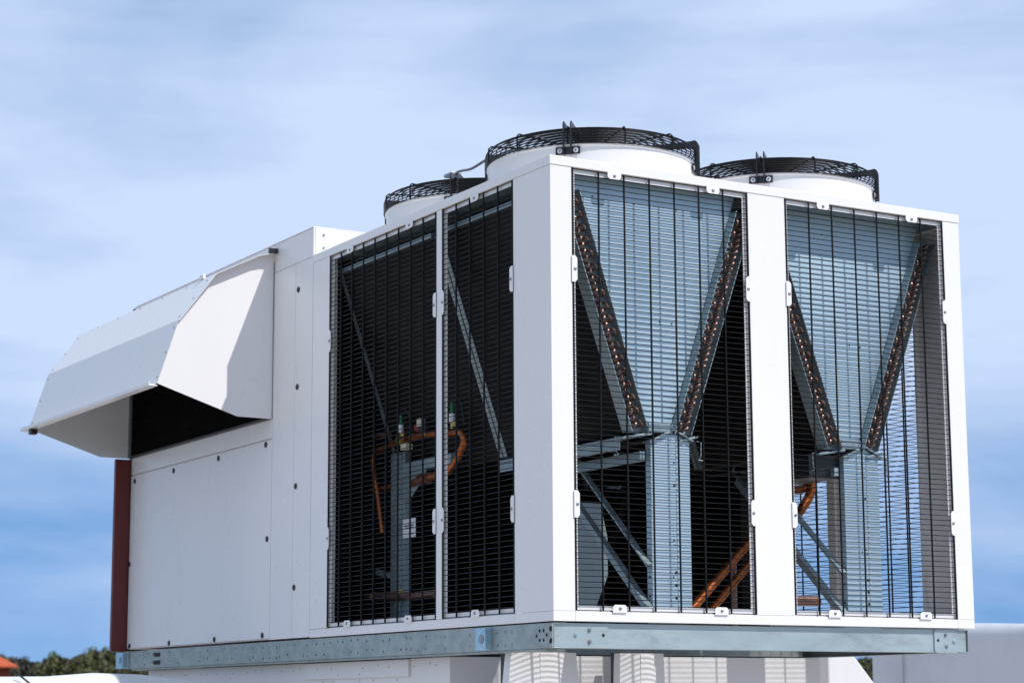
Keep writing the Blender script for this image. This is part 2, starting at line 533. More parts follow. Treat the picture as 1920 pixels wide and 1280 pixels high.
# corner post near: L section (thin sheet folded), right post, mid post, mullions, far posts
T = 0.003
def lpost(b, x0, x1, y0, y1, sx):
    """folded L: a skin on the x=const face from y0..y1, a skin on the y=0 face from x0..x1"""
    pass
b = MB(); b.prism([(0, 0), (.108, 0), (.108, .030), (.105, .030), (.105, T), (T, T), (T, .312), (.030, .312), (.030, .315), (0, .315)], 2, 0.0425, ZT - .0005)
b.build('corner_post', WHITE, CU, 0.002)
b = MB(); b.prism([(W, 0), (2.235, 0), (2.235, .030), (2.238, .030), (2.238, T), (W - T, T), (W - T, .312), (W - .03, .312), (W - .03, .315), (W, .315)], 2, 0.0425, ZT - .0005)
b.build('corner_post', WHITE, CU, 0.002)
part('mid_post', lambda b: b.prism([(1.06, 0), (1.27, 0), (1.27, .03), (1.267, .03), (1.267, T), (1.063, T), (1.063, .03), (1.06, .03)], 2, ZS, ZT), bevel=.002)
for fx, s in ((0, 1), (W, -1)):
    b = MB(); b.box(min(fx, fx + s * .03), max(fx, fx + s * .03), .968, 1.025, ZS + .0005, ZT - .0005); b.build('mullion', WHITE, CU, .002)
    b = MB(); b.box(min(fx, fx + s * .045), max(fx, fx + s * .045), 2.178, 2.3805, ZS + .0005, ZT - .0005); b.build('end_post', WHITE, CU, .002)
# sills and lintels (roof trim), the trim a little proud
part('sill', lambda b: b.box(.1095, 2.2335, 0, .035, 0.0, ZS - .0008), bevel=.002)
for fx, s in ((0, 1), (W, -1)):
    part('sill', lambda b: b.box(min(fx, fx + s * .035), max(fx, fx + s * .035), .3165, DC - .003, 0.0, ZS - .0008), bevel=.002)
for x0, x1, fx in ((0, .1085, 1), (2.2345, W, 0)):
    b = MB()
    b.box(x0, x1, 0, .03, 0.0, .0418)
    b.box(x0 if fx else W - .03, .03 if fx else x1, .0301, .3155, 0.0, .0418)
    b.build('post_foot', WHITE, CU, .0015)
# roof trim: a frame of four strips
PR = 0.003
part('roof_trim', lambda b: b.box(-PR, W + PR, -PR, .05, ZT, 2.0), bevel=.0025)
part('roof_trim', lambda b: b.box(-PR, .05, .0505, DC - .22, ZT, 1.9995), bevel=.0025)
part('roof_trim', lambda b: b.box(-PR + .001, .05, DC - .2195, DC - .003, ZT, 1.999), bevel=.0025)
part('roof_trim', lambda b: b.box(W - .05, W + PR, .0505, DC - .003, ZT, 1.9995), bevel=.0025)
part('roof_panel', lambda b: b.box(.0505, W - .0505, .0505, DC - .003, 1.95, 1.997), [GALV], bevel=0)
part('top_skin', lambda b: b.box(.0505, W - .0505, .0505, DC - .003, 1.9972, 1.9992), bevel=0)
part('bulkhead', lambda b: b.box(.05, W - .05, 2.335, 2.375, 0.0, 1.945), DARKM, 0)  # end wall with the interior shade painted in as near-black
# inner return flanges behind the guards
FL = 0.024
OP = [('y', 0.0, .108, 1.06), ('y', 0.0, 1.27, 2.235), ('l', 0.0, .315, .968), ('l', 0.0, 1.025, 2.178), ('r', W, .315, .968), ('r', W, 1.025, 2.178)]
def face_box(b, kind, a0, a1, z0, z1, d0, d1, mi=0):
    """box on an opening's plane: a along the face, d depth inwards"""
    if kind == 'y': b.box(a0, a1, d0, d1, z0, z1, mi)
    elif kind == 'l': b.box(d0, d1, a0, a1, z0, z1, mi)
    else: b.box(W - d1, W - d0, a0, a1, z0, z1, mi)
def face_pt(kind, a, z, d):
    return (a, d, z) if kind == 'y' else ((d, a, z) if kind == 'l' else (W - d, a, z))
def face_n(kind):
    return (0, -1, 0) if kind == 'y' else ((-1, 0, 0) if kind == 'l' else (1, 0, 0))
clip_src = {}
def clip_mesh(b, kind, a, z, dirn):
    """white hold-down tab reaching dirn ('u','d','p','m') into the opening from its edge at (a, z)"""
    w, h, c = 0.036, 0.030, 0.010
    if dirn in 'ud':
        s = 1 if dirn == 'u' else -1
        poly = [(a - w, z - s * .004), (a + w, z - s * .004), (a + w, z + s * (h - c)), (a + w - c, z + s * h), (a - w + c, z + s * h), (a - w, z + s * (h - c))]
        c0 = (a, z + s * h * .5)
    else:
        s = 1 if dirn == 'p' else -1
        h2, w2 = .024, .058
        poly = [(a - s * .004, z - w2), (a - s * .004, z + w2), (a + s * (h2 - c), z + w2), (a + s * h2, z + w2 - c * 1.2), (a + s * h2, z - w2 + c * 1.2), (a + s * (h2 - c), z - w2)]
        c0 = (a + s * h2 * .5, z)
    d0, d1 = -.0065, -.0035
    if kind == 'y': b.prism(poly, 1, d0, d1)
    elif kind == 'l': b.prism(poly, 0, d0, d1)
    else: b.prism(poly, 0, W - d1, W - d0)
    b.disc(face_pt(kind, c0[0], c0[1], d0), face_n(kind), 0.0072, 0.003, 10, 1, 0.002)
for kind, pl, a0, a1 in OP:
    b = MB()
    d0, d1 = .0125, .0155
    face_box(b, kind, a0 + .0005, a0 + FL, ZS, ZT, d0, d1)
    face_box(b, kind, a1 - FL, a1 - .0005, ZS, ZT, d0, d1)
    face_box(b, kind, a0 + FL, a1 - FL, ZS, ZS + FL, d0, d1)
    face_box(b, kind, a0 + FL, a1 - FL, ZT - FL, ZT, d0, d1)
    b.build('guard_frame', WHITE, CU, 0)
    # wire guard
    b = MB()
    za, zb2 = ZS + .004, ZT - .004
    nw = int(round((zb2 - za) / .0242))
    dz = .006
    for i in range(nw + 1):
        z = za + (zb2 - za) * i / nw
        e = random.uniform(-.0014, .0014)
        b.rod(face_pt(kind, a0 + .003, z + e, dz), face_pt(kind, a1 - .003, z - e, dz), .0022, 4)
    g = b.build('wire_guard', WIRE, CU, 0)
    n = max(2, int(round((a1 - a0) / .134)))
    src = None
    for i in range(n + 1):
        a = a0 + .006 + (a1 - a0 - .012) * i / n
        if src is None:
            b = MB()
            b.rod(face_pt(kind, a, za, dz - .0045), face_pt(kind, a, zb2, dz - .006), .0046, 6)
            src = b.build('vertical_bar', WIRE, g)
            base_a = a; base_w = WORLD[src.name].copy()
        else:
            off = Vector((a - base_a, 0, 0)) if kind == 'y' else Vector((0, a - base_a, 0))
            inst(src, g, base_w + off)
    wdt = a1 - a0
    for f in ((.22, .78) if wdt > .7 else (.5,)):
        aa = a0 + f * wdt + .012
        for z, dn in ((ZT, 'd'), (ZS, 'u')):
            b = MB(); clip_mesh(b, kind, aa, z, dn); b.build('clip', [WHITE, BOLT], g, .001)
    for f in (.235, .765):
        z = ZS + f * (ZT - ZS)
        for a, dn in ((a0, 'p'), (a1, 'm')):
            b = MB(); clip_mesh(b, kind, a, z, dn); b.build('clip', [WHITE, BOLT], g, .001)

# -------- V coils
def slab_coil(xo_t, xi_t, zt_, xo_b, xi_b, zb_, y0, y1, yf, lean):
    """one coil block: fins between outer and inner lines, flanged tube sheets, top rail; yf = front of the flanges"""
    b = MB()
    b.prism([(xo_t, zt_), (xi_t, zt_), (xi_b, zb_), (xo_b, zb_)], 1, y0 + .006, y1 - .006)
    nr = 60
    for i in range(1, nr):
        t = i / nr
        x = xo_t + (xo_b - xo_t) * t; z = zt_ + (zb_ - zt_) * t
        b.box(x - .003, x + .003, y0 + .03, y1 - .03, z - .003, z + .003)
    c = b.build('coil', FINS, CU)
    s = -1 if lean > 0 else 1
    for ya, yb in ((y0, y0 + .005), (y1 - .005, y1)):
        b = MB()
        b.prism([(xo_t + s * .006, zt_ + .001), (xi_t - s * .001, zt_ + .001), (xi_b - s * .001, zb_ - .001), (xo_b + s * .006, zb_ - .001)], 1, ya, yb)
        b.build('tube_sheet', GALV, c)
    # folded flanges of the tube sheets, towards the front and over the fins' edge
    for xt, xb, q in ((xo_t, xo_b, s * .006), (xi_t, xi_b, -s * .001)):
        b = MB()
        b.prism([(xt + q - .002, zt_ + .001), (xt + q + .002, zt_ + .001), (xb + q + .002, zb_ - .001), (xb + q - .002, zb_ - .001)], 1, min(yf, y0), y0 - .0003)
        if yf < y0 - .01: b.build('flange', GALV, c)
    for ya, yb in ((y0 + .0053, y0 + .03), (y1 - .03, y1 - .0053)):
        b = MB()
        b.prism([(xo_t + s * .002, zt_), (xo_t + s * .006, zt_), (xo_b + s * .006, zb_), (xo_b + s * .002, zb_)], 1, ya, yb)
        b.build('edge_strip', GALV, c)
    b = MB()
    lo, hi = sorted((xo_t - .008, xi_t + .008)); b.box(lo, hi, y0 + .06, y1, zt_ + .0015, zt_ + .024)
    b.build('top_rail', GALV, c, .002)
    return c
bend_src = None
def bends(c, xo_t, xi_t, zt_, xo_b, xi_b, zb_, yf, n, lean):
    global bend_src
    ang0 = math.atan2(zt_ - zb_, (xo_t + xi_t - xo_b - xi_b) / 2)
    for col, f, m in ((0, .30, n), (1, .72, n // 2)):
        for i in range(m):
            t = (i + .6 + .3 * col) / (m + .6)
            x = (xo_t + (xi_t - xo_t) * f) * (1 - t) + (xo_b + (xi_b - xo_b) * f) * t
            z = zt_ * (1 - t) + zb_ * t
            if bend_src is None:
                b = MB()
                pts = [(-.0135, .022, 0), (-.0135, -.010, 0)] + [(-.0135 * math.cos(k * math.pi / 6), -.010 - .0135 * math.sin(k * math.pi / 6), 0) for k in range(1, 6)] + [(.0135, -.010, 0), (.0135, .022, 0)]
                b.tube(pts, .0068, 7)
                bend_src = b.build('return_bend', COPPERD, c)
                o = bend_src
            else:
                o = bend_src.copy(); o.parent = c; COL.objects.link(o)
            o.location = Vector((x, yf - .0215, z)) - WORLD[c.name]
            o.rotation_euler = (0, -ang0 + (rad(35) if col == 0 else rad(-14)) * lean, 0)
V = []
for k in range(2):
    zv, zl = .845, .825
    yF = (.020, .100)[k]; ys = yF + .05
    def at(z, p, q):
        return p[0] + (q[0] - p[0]) * (z - p[1]) / (q[1] - p[1])
    Lp = (((.154, 1.892), (.504, .842)), ((1.369, 1.637), (1.654, .828)))[k]
    Rp = (((1.028, 1.911), (.654, .837)), ((2.166, 1.836), (1.786, .835)))[k]
    Li = (at(1.87, *Lp), at(zl, *Lp)); Ri = (at(1.87, *Rp), at(zl, *Rp))
    Lo = (Li[0] - .090, Li[1] - .080); Ro = (Ri[0] + .090, Ri[1] + .080)
    for (y0, y1, yf) in ((ys, 1.125, yF), (1.137, 2.20, 1.137)):
        cL = slab_coil(Lo[0], Li[0], 1.87, Lo[1], Li[1], zl, y0, y1, yf, 1)
        cR = slab_coil(Ro[0], Ri[0], 1.87, Ro[1], Ri[1], zl, y0, y1, yf, -1)
        if y0 < .5:
            bends(cL, Lo[0], Li[0], 1.87, Lo[1], Li[1], zl, y0 - .001, 36, 1)
            bends(cR, Ro[0], Ri[0], 1.87, Ro[1], Ri[1], zl, y0 - .001, 36, 1)
    # end plates closing the V at the front and the back
    for yp in (ys, 2.16):
        b = MB()
        zp = 1.945
        b.prism([(at(zp, *Lp) + .004, zp), (at(zp, *Rp) - .004, zp), (Ri[1] - .004, zv - .018), (Li[1] + .004, zv - .018)], 1, yp, yp + .003)
        ep = b.build('end_plate', PLATE, CU)
        if yp < 1:
            for x, z in ((Li[1] + .10, 1.33), (Li[1] + .165, 1.325), (Li[0] + .10, 1.86), (Li[0] + .32, 1.85), (Li[0] + .55, 1.85)):
                b = MB(); b.disc((x, yp - .0002, z), (0, -1, 0), .0045, .0006, 10); b.build('plate_hole', HOLE, ep)
            # screws along the flange of the right hand coil
            for i in range(11):
                z = 1.70 - (1.70 - .95) * i / 10
                b = MB(); b.disc((at(z, *Rp) - .0031, yF + .018, z), (-1, 0, 0), .0045, .002, 8); b.build('screw', BOLT, ep)
    # bottom saddle of the V
    xa, xb = Li[1], Ri[1]
    b = MB(); b.box(xa + .008, xb - .006, yF + .012, ys - .002, zv - .016, zv + .025); b.build('saddle', GALV, CU, .001)
    cx0 = (.638, 1.783)[k]; yc0 = yF + .025
    for yc in (yc0,):
        # peaked support column: sheet with a crease
        b = MB()
        x0, x1 = cx0 - .105, cx0 + .103
        b.prism([(x0, .0), (x1, .0), (x1, .795), (cx0 + .012, .838), (x0, .786)], 1, yc, yc + .04)
        cl = b.build('support_column', PLATE, CU, .0015)
        b = MB(); b.box(cx0 + .028, cx0 + .036, yc - .0025, yc - .0002, .01, .80); b.build('seam', PLATE, cl, .001)
        b = MB()
        xm = cx0 + .012
        b.prism([(x0 - .012, .781), (xm, .841), (x1 + .012, .794), (x1 + .012, .801), (xm, .850), (x0 - .012, .789)], 1, yc - .018, yc + .045)
        b.build('column_cap', GALV, cl, .0005)
        if yc < 1:
            for x, z, r in ((.018, .60, .006), (.012, .36, .004), (.018, .34, .004), (.020, .22, .007), (.006, .20, .004), (.020, .165, .007), (.020, .11, .007), (-.01, .35, .004), (.018, .70, .004)):
                b = MB(); b.disc((cx0 + x, yc - .0002, z), (0, -1, 0), r, .0006, 10); b.build('plate_hole', HOLE, cl)
            for z in (.08, .115, .20, .25):
                b = MB(); b.disc((x0 - .0002, yc + .02, z), (-1, 0, 0), .006, .0006, 10); b.build('plate_hole', HOLE, cl)
    # rails along the bottom of both coils
    for s, x in ((-1, Lo[1] + .02), (1, Ro[1] - .02)):
        b = MB(); ye = (1.1, .55)[k] if s < 0 else ys + .05
        a, c_ = (x - .07, x + .085) if s < 0 else (x - .03, x + .07)
        b.prism([(a, .79), (a, .800), (c_, .826), (c_, .816)], 1, yF + .012, ye)      # sloping tray
        b.box(a + .004, a + .012, ys, ye, .745, .7885)
        b.build('drain_tray', GALV, CU, .001)
        if s < 0:
            b = MB(); b.box(x + .03, x + .055, yF + .03, ye, .70, .742); b.build('coil_rail', GALV, CU, .001)
        # wire hook at the front of the tray
        xe = a - .004 if s < 0 else c_ + .006
        b = MB(); b.tube([(xe, ys - .02, .802), (xe + s * .022, ys - .02, .800), (xe + s * .020, ys - .02, .735), (xe + s * .006, ys - .02, .722), (xe + s * .030, ys - .02, .718)], .003, 6)
        b.build('hook', GALV, CU)
    # diagonal braces from the column foot to the back (angle section)
    xL = cx0 - .112
    def brace(y0, z0, y1, z1, w=.034, xq=xL):
        d = Vector((0, y1 - y0, z1 - z0)).normalized(); nn = Vector((0, -d.z, d.y))
        b = MB()
        P = [Vector((xq, y0, z0)), Vector((xq, y1, z1))]
        q = [(P[0] - nn * w / 2), (P[1] - nn * w / 2), (P[1] + nn * w / 2), (P[0] + nn * w / 2)]
        t = Vector((-.004, 0, 0))
        v = [p for p in q] + [p + t for p in q]
        b.add(v, [(0, 3, 2, 1), (4, 5, 6, 7), (0, 1, 5, 4), (1, 2, 6, 5), (2, 3, 7, 6), (3, 0, 4, 7)])
        q2 = [P[0] + nn * w / 2, P[1] + nn * w / 2]
        e = Vector((-.032, 0, 0)); u = nn * .004
        v = [q2[0], q2[1], q2[1] + e, q2[0] + e, q2[0] + u, q2[1] + u, q2[1] + e + u, q2[0] + e + u]
        b.add(v, [(0, 3, 2, 1), (4, 5, 6, 7), (0, 1, 5, 4), (1, 2, 6, 5), (2, 3, 7, 6), (3, 0, 4, 7)])
        o = b.build('brace', GALV, CU)
        for t_ in (.12, .3, .45, .62, .8):
            p = P[0].lerp(P[1], t_)
            b = MB(); b.disc(p + Vector((-.0042, 0, 0)) + nn * .004, (-1, 0, 0), .0045, .0006, 8); b.build('plate_hole', HOLE, o)
    brace(yF + .03, .045, ys + .80, .76, .05)
    brace(yF + .03, .24, ys + .62, .80, .028)

# near lower panel seen behind the braces and interior machinery
part('gusset_panel', lambda b: b.prism([(.70, .05), (.765, .05), (.862, .26), (.862, .44), (.825, .60), (.70, .60)], 1, .90, .904), GALV, .001)
# added pan blocks light from below; open strip at the front lets light through
part('light_block_pan', lambda b: b.box(.05, W - .05, 1.5, 2.33, .002, .02), DARKM, 0)

def pipe(name, pts, r, m=COPPER, seg=10, bend=.035, parent=CU, **k):
    """polyline with rounded corners"""
    P = [Vector(p) for p in pts]; q = [P[0]]
    for i in range(1, len(P) - 1):
        a, c, d = P[i - 1], P[i], P[i + 1]
        u = (a - c); v = (d - c)
        l = min(bend, u.length * .45, v.length * .45)
        p0 = c + u.normalized() * l; p1 = c + v.normalized() * l
        for t in (0, .25, .5, .75, 1):
            q.append(p0 * (1 - t) ** 2 + c * 2 * t * (1 - t) + p1 * t * t)
    q.append(P[-1])
    b = MB(); b.tube(q, r, seg); return b.build(name, m, parent, **k)
X = .30
pipe('copper_pipe', [(X, 1.90, .990), (X, 2.03, .976), (X, 2.235, .962), (X + .01, 2.285, .93), (X, 2.26, .868), (X, 2.197, .695), (X, 2.153, .527)], .0145)
pipe('copper_pipe', [(X + .03, 2.382, .767), (X + .03, 2.126, .769)], .014)
pipe('copper_pipe', [(X + .02, 2.30, 1.053), (X + .02, 2.111, 1.033)], .014, COPPERD)
pipe('copper_pipe', [(X, 2.498 - .18, .208), (X, 1.868, .195)], .022, COPPERD)
pipe('copper_pipe', [(X, 1.80, .192), (X, 1.589, .195)], .020, COPPERD)
pipe('copper_pipe', [(X + .02, 1.86, .76), (X + .02, 1.73, .773), (X + .02, 1.509, .773), (X + .02, 1.401, .831), (X + .02, 1.316, .918), (X + .02, 1.36, .965), (X + .02, 1.509, .974), (X + .02, 1.732, .991), (X + .02, 1.88, .996)], .019, COPPER)
for y in (1.70, 1.775):
    b = MB(); b.tube([(X + .02, y - .006, .772), (X + .02, y + .006, .772)], .0275, 12); b.build('pipe_collar', COPPERD, CU)
for y in (2.24, 1.95):
    b = MB(); b.tube([(X, y - .006, .207), (X, y + .006, .207)], .026, 12); b.build('pipe_collar', BRASS, CU)
# valve bodies and sensors on the header pipe
def sensor(y, z0, s):
    b = MB()
    b.tube([(X, y, z0), (X, y, z0 + .03 * s)], .010 * s, 10, 0)
    b.tube([(X, y, z0 + .03 * s), (X, y, z0 + .075 * s)], .016 * s, 10, 1)
    b.tube([(X, y, z0 + .075 * s), (X, y, z0 + .13 * s)], .010 * s, 10, 2)
    b.tube([(X, y, z0 + .13 * s), (X, y - .005, z0 + .155 * s), (X, y - .03, z0 + .165 * s), (X + .01, y - .075, z0 + .12 * s), (X + .02, y - .08, z0 + .02 * s)], .004, 6, 3)
    b.build('pressure_sensor', [BRASS, PAPER, GREEN, PLASTIC], CU)
sensor(1.951, 1.0, .88); sensor(1.412, .985, .98)
b = MB(); b.box(X - .02, X + .02, 1.655, 1.735, 1.0, 1.065); b.box(X - .026, X - .0205, 1.69, 1.735, 1.03, 1.07, 1); b.tube([(X, 1.74, 1.03), (X, 1.775, 1.03)], .022, 10, 2)
b.tube([(X, 1.695, .985), (X, 1.695, 1.0)], .014, 8, 3)
b.build('solenoid_valve', [PLASTIC, CREAM, REDPL, BRASS], CU, .002)
b = MB(); b.tube([(X, 1.93, .96), (X, 1.93, 1.02)], .02, 10); b.tube([(X - .03, 1.93, .985), (X + .03, 1.93, .985)], .026, 10); b.build('ball_valve', BRASS, CU)
b = MB(); b.box(X - .02, X + .02, 1.86, 1.92, .932, .962); b.build('pipe_clamp', CREAM, CU, .002)
b = MB(); b.tube([(X, 1.385, .99), (X, 1.385, 1.02)], .014, 8, 0); b.tube([(X - .01, 1.48, .99), (X - .01, 1.48, 1.045)], .014, 8, 1); b.build('valve_cap', [BRASS, REDPL], CU)
# galvanised pipe stand with gusset
b = MB()
b.box(X + .03, X + .034, 1.968, 2.118, .0205, .935); b.box(X + .0345, X + .07, 1.968, 1.973, .0205, .935); b.box(X + .0345, X + .07, 2.113, 2.118, .0205, .935)
b.box(X + .016, X + .0295, 1.99, 2.05, .0205, .925)
ps = b.build('pipe_stand', GALV, CU, .001)
for i in range(9):
    b = MB(); b.disc((X + .0158, 2.02, .08 + .1 * i), (-1, 0, 0), .006, .0006, 8); b.build('plate_hole', HOLE, ps)
part('stand_beam', lambda b: b.box(X + .03, X + .07, 1.482, 1.966, .82, .876), GALV, .001)
b = MB(); b.prism([(1.964, .69), (1.90, .685), (1.731, .789), (1.731, .824), (1.964, .818)], 0, X + .024, X + .029); b.box(X + .002, X + .0235, 1.731, 1.964, .80, .806)
b.build('stand_gusset', GALV, CU, .001)
part('stand_arm', lambda b: b.prism([(2.125, .297), (2.29, .325), (2.285, .36), (2.125, .325)], 0, X + .03, X + .034), GALV, .001)
b = MB(); b.box(X + .02, X + .0225, 1.83, 1.966, .49, .585); nb = b.build('paper_notice', PAPER, CU)
b = MB()
for z, a, c_ in ((.535, 1.85, 1.94), (.548, 1.85, 1.95), (.505, 1.85, 1.90)):
    b.box(X + .0188, X + .0199, a, c_, z, z + .006)
b.build('printed_line', PLASTIC, nb)
part('dark_tray_cover', lambda b: b.box(1.50, 1.675, .16, .62, .69, .80), PLASTIC, .002)  # added black box hides the pale tray where it lies in shade
# second run of copper seen through the right hand guards
pipe('copper_pipe', [(1.141, .62, .09), (1.476, .62, .408), (1.62, .62, .545)], .022)
pipe('copper_pipe', [(1.279, .66, .09), (1.472, .66, .275), (1.60, .66, .40)], .020)
pipe('copper_pipe', [(1.175, .75, .03), (1.178, .75, .36)], .013, COPPERD)
pipe('copper_pipe', [(1.49, .75, .02), (1.49, .75, .38)], .015, COPPERD)
pipe('copper_pipe', [(1.70, .62, .675), (1.83, .62, .690), (1.858, .62, .72)], .020)
pipe('copper_pipe', [(1.858, .60, .78), (1.862, .60, .665), (1.775, .60, .565)], .024, bend=.05)
b = MB(); b.tube([(1.70, .60, .145), (1.885, .60, .147)], .026, 12); b.build('copper_pipe', COPPERD, CU)
# added dark boxes on the far side block the sky, gaps leave glimpses
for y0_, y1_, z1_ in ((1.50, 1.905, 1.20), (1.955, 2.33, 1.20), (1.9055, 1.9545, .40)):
    part('sky_block_box', lambda b: b.box(2.10, 2.28, y0_, y1_, .0205, z1_), DARKM, 0)
part('sky_block_box', lambda b: b.box(2.10, 2.28, 1.9055, 1.9545, .50, .72), DARKM, 0)
part('sky_block_box', lambda b: b.box(2.10, 2.28, 1.9055, 1.9545, .80, 1.2), DARKM, 0)
# unseen compressors deep inside, added dark to block the view through
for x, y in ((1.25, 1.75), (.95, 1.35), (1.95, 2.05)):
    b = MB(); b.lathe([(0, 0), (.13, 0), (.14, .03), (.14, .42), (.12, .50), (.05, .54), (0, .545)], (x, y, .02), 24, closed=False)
    b.build('blocking_compressor', DARKM, CU)

# -------- axial fans
def low(b, d=.032):
    b.v = [(p[0], p[1], p[2] - d) for p in b.v]
    return b
def fan(cx, cy, src=None):
    R, z0, z1 = .488, 1.9995, 2.133
    prof = [(R, 0), (R, z1 - z0 - .012), (R + .006, z1 - z0 - .006), (R + .006, z1 - z0), (R - .010, z1 - z0), (R - .014, z1 - z0 - .012), (R - .014, 0)]
    b = MB(); b.lathe(prof, (cx, cy, z0), 96)
    f = b.build('fan', WHITE, CU)
    # guard basket
    b = MB()
    def ring(r, z, w=.0031, seg=64):
        b.tube([(cx + r * math.cos(2 * math.pi * k / seg), cy + r * math.sin(2 * math.pi * k / seg), z) for k in range(seg)], w, 5, 0, True, True)
    RO = R + .012
    for z in (2.168, 2.180, 2.192, 2.204, 2.216):
        ring(RO, z)
    for i, (dr, z) in enumerate(((.004, 2.228), (.014, 2.238), (.030, 2.244))): ring(RO - dr, z)
    r = RO - .052
    while r > .11:
        ring(r, 2.246 + .004 * (1 - r / RO), .0028); r -= .0205
    for k in range(12):
        t = rad(225 + 30 * k)
        c_, s_ = math.cos(t), math.sin(t)
        b.tube([(cx + q * c_, cy + q * s_, z) for q, z in ((RO, 2.166), (RO, 2.236), (RO - .012, 2.247), (.10, 2.250))], .0042, 5)
    low(b).build('fan_guard', WIRE, f)
    # motor, hub and blades
    b = MB(); b.lathe([(0, 0), (.105, 0), (.11, .01), (.11, .15), (.10, .17), (0, .175)], (cx, cy, 2.06), 32, closed=False); low(b).build('motor', STEELB, f)
    for k in range(5):
        t = rad(20 + 72 * k)
        b = MB()
        v = []
        for i in range(6):
            q = .11 + .35 * i / 5; w = .10 + .05 * i / 5
            for s in (-1, 1):
                a = t + s * w / q * .5 + .10 * i / 5
                v.append((cx + q * math.cos(a), cy + q * math.sin(a), 2.10 + s * .025))
        v += [(x, y, z - .006) for x, y, z in v]
        fs = []
        for i in range(5):
            a = 2 * i
            fs += [(a, a + 1, a + 3, a + 2), (12 + a, 12 + a + 2, 12 + a + 3, 12 + a + 1), (a, a + 2, 14 + a, 12 + a), (a + 1, 13 + a, 15 + a, a + 3)]
        fs += [(0, 12, 13, 1), (10, 11, 23, 22)]
        b.add(v, fs, 0, False); low(b).build('blade', STEELB, f)
    # four support brackets: twin bars rising outside the cowl and running in to the motor
    for k in range(4):
        t = rad(225 + 90 * k)
        u = Vector((math.cos(t), math.sin(t), 0)); w = Vector((-math.sin(t), math.cos(t), 0))
        b = MB()
        def bar(off):
            prof = [(RO - .008, 2.115), (RO + .014, 2.115), (RO + .014, 2.250), (RO + .008, 2.264), (RO - .004, 2.272), (RO - .02, 2.268), (.36, 2.262), (.10, 2.262), (.10, 2.238), (.36, 2.242), (RO - .03, 2.244), (RO - .010, 2.236), (RO - .004, 2.222)]
            n = len(prof)
            v = []
            for s in (-.0025, .0025):
                v += [Vector((cx, cy, 0)) + u * r + w * (off + s) + Vector((0, 0, z)) for r, z in prof]
            fs = [list(range(n)), list(range(n, 2 * n))[::-1]] + [(i, n + i, n + (i + 1) % n, (i + 1) % n) for i in range(n)]
            b.add(v, fs)
        bar(-.017); bar(.017)
        # foot plate on the cowl with two washers
        c0 = Vector((cx, cy, 0))
        pts = []
        for s in (R + .003, R + .007):
            for zz in (2.118, 2.152):
                for q in (-.056, .056):
                    pts.append(c0 + u * s + w * q + Vector((0, 0, zz)))
        b.add(pts, [(0, 1, 3, 2), (4, 6, 7, 5), (0, 4, 5, 1), (2, 3, 7, 6), (0, 2, 6, 4), (1, 5, 7, 3)])
        for q in (-.037, .037):
            b.disc(c0 + u * (R + .0068) + w * q + Vector((0, 0, 2.135)), u, .0115, .002, 14, 1)
            b.disc(c0 + u * (R + .0088) + w * q + Vector((0, 0, 2.135)), u, .0055, .005, 8, 2)
        low(b).build('bracket', [STEELB, PAPER, BOLT], f)
    return f
FANS = [(.59, .585), (1.67, .585), (.60, 1.645), (1.67, 1.665)]
f0 = fan(*FANS[0])
for cx, cy in FANS[1:]:
    off = Vector((cx - FANS[0][0], cy - FANS[0][1], 0))
    f = f0.copy(); place(f, WORLD[f0.name] + off, CU)
    for ch in list(f0.children):
        c = ch.copy(); place(c, WORLD[ch.name] + off, f)
pipe('conduit', [(.44, 1.66, 2.21), (.45, 1.671, 2.335), (.45, 1.60, 2.340), (.455, 1.50, 2.325), (.46, 1.33, 2.345), (.47, 1.05, 2.33), (.50, .95, 2.24)], .007, GREYC, 8, .05)
b = MB(); b.box(.42, .48, 1.64, 1.72, 2.325, 2.342); b.build('conduit_clamp', GREYC, CU, .003)

# ------------------------------------------------------------------ air handler
AH = thing('air_handler', 'tall white air handling cabinet with angular intake hood beside the condenser', 'air handler', (W / 2, 3.7, 0))
YA = DC
part('cabinet_body', lambda b: b.box(.012, W - .012, YA + .004, DL, .006, 2.146), WHITE, .002, AH)
def wall(name, y0, y1, z0, z1, x0=0.0, **k):
    return part(name, lambda b: b.box(x0, .0118, y0, y1, z0, z1), WHITE, .0022, AH, **k)
G = .0022
pa = wall('access_panel', 2.3855, 2.600 - G, .004, 1.992)
pb = wall('corner_panel', 2.600 + G, 2.880 - G, .004, 1.992, .0006)
wall('head_panel', 2.3855, 2.880 - G, 1.9945, 2.150, .0010)
wall('head_panel', 2.880, DL, 2.055, 2.149, .0014)
wall('head_panel', 2.880 + G, DL - .002, 1.082 + G, 1.188, .0004)
pc = wall('access_panel', 2.880 + G, DL - .002, .012, 1.080 - G, 0.0)
part('end_skin', lambda b: b.box(.0125, W - .0125, YA + .0005, YA + .0035, 2.001, 2.150), WHITE, .001, AH)
part('roof_skin', lambda b: b.box(-.002, W + .002, YA + .0005, DL, 2.1505, 2.156), WHITE, .0015, AH)
for z in (2.045, 2.115):
    bolt((.06, YA + .0004, z), (0, -1, 0), .006, AH)
plug = None
def plugs(lst, parent):
    global plug
    for y, z in lst:
        if plug is None:
            b = MB(); b.disc((-.0003, y, z), (-1, 0, 0), .0155, .004, 18, 0, .003, 1.0)
            plug = b.build('latch', PLASTIC, parent); plug_y = (y, z)
            plugs.w = WORLD[plug.name] - Vector((0, y, z))
        else:
            inst(plug, parent, plugs.w + Vector((0, y, z)))
plugs([(2.562, 1.845), (2.562, 1.321), (2.567, .794), (2.572, .265)], pa)
plugs([(2.958, 1.055), (3.615, 1.048), (4.298, 1.044), (4.945, 1.04), (2.925, .542), (2.968, .030), (3.627, .028), (4.312, .026), (4.965, .026), (5.0, .529)], pc)
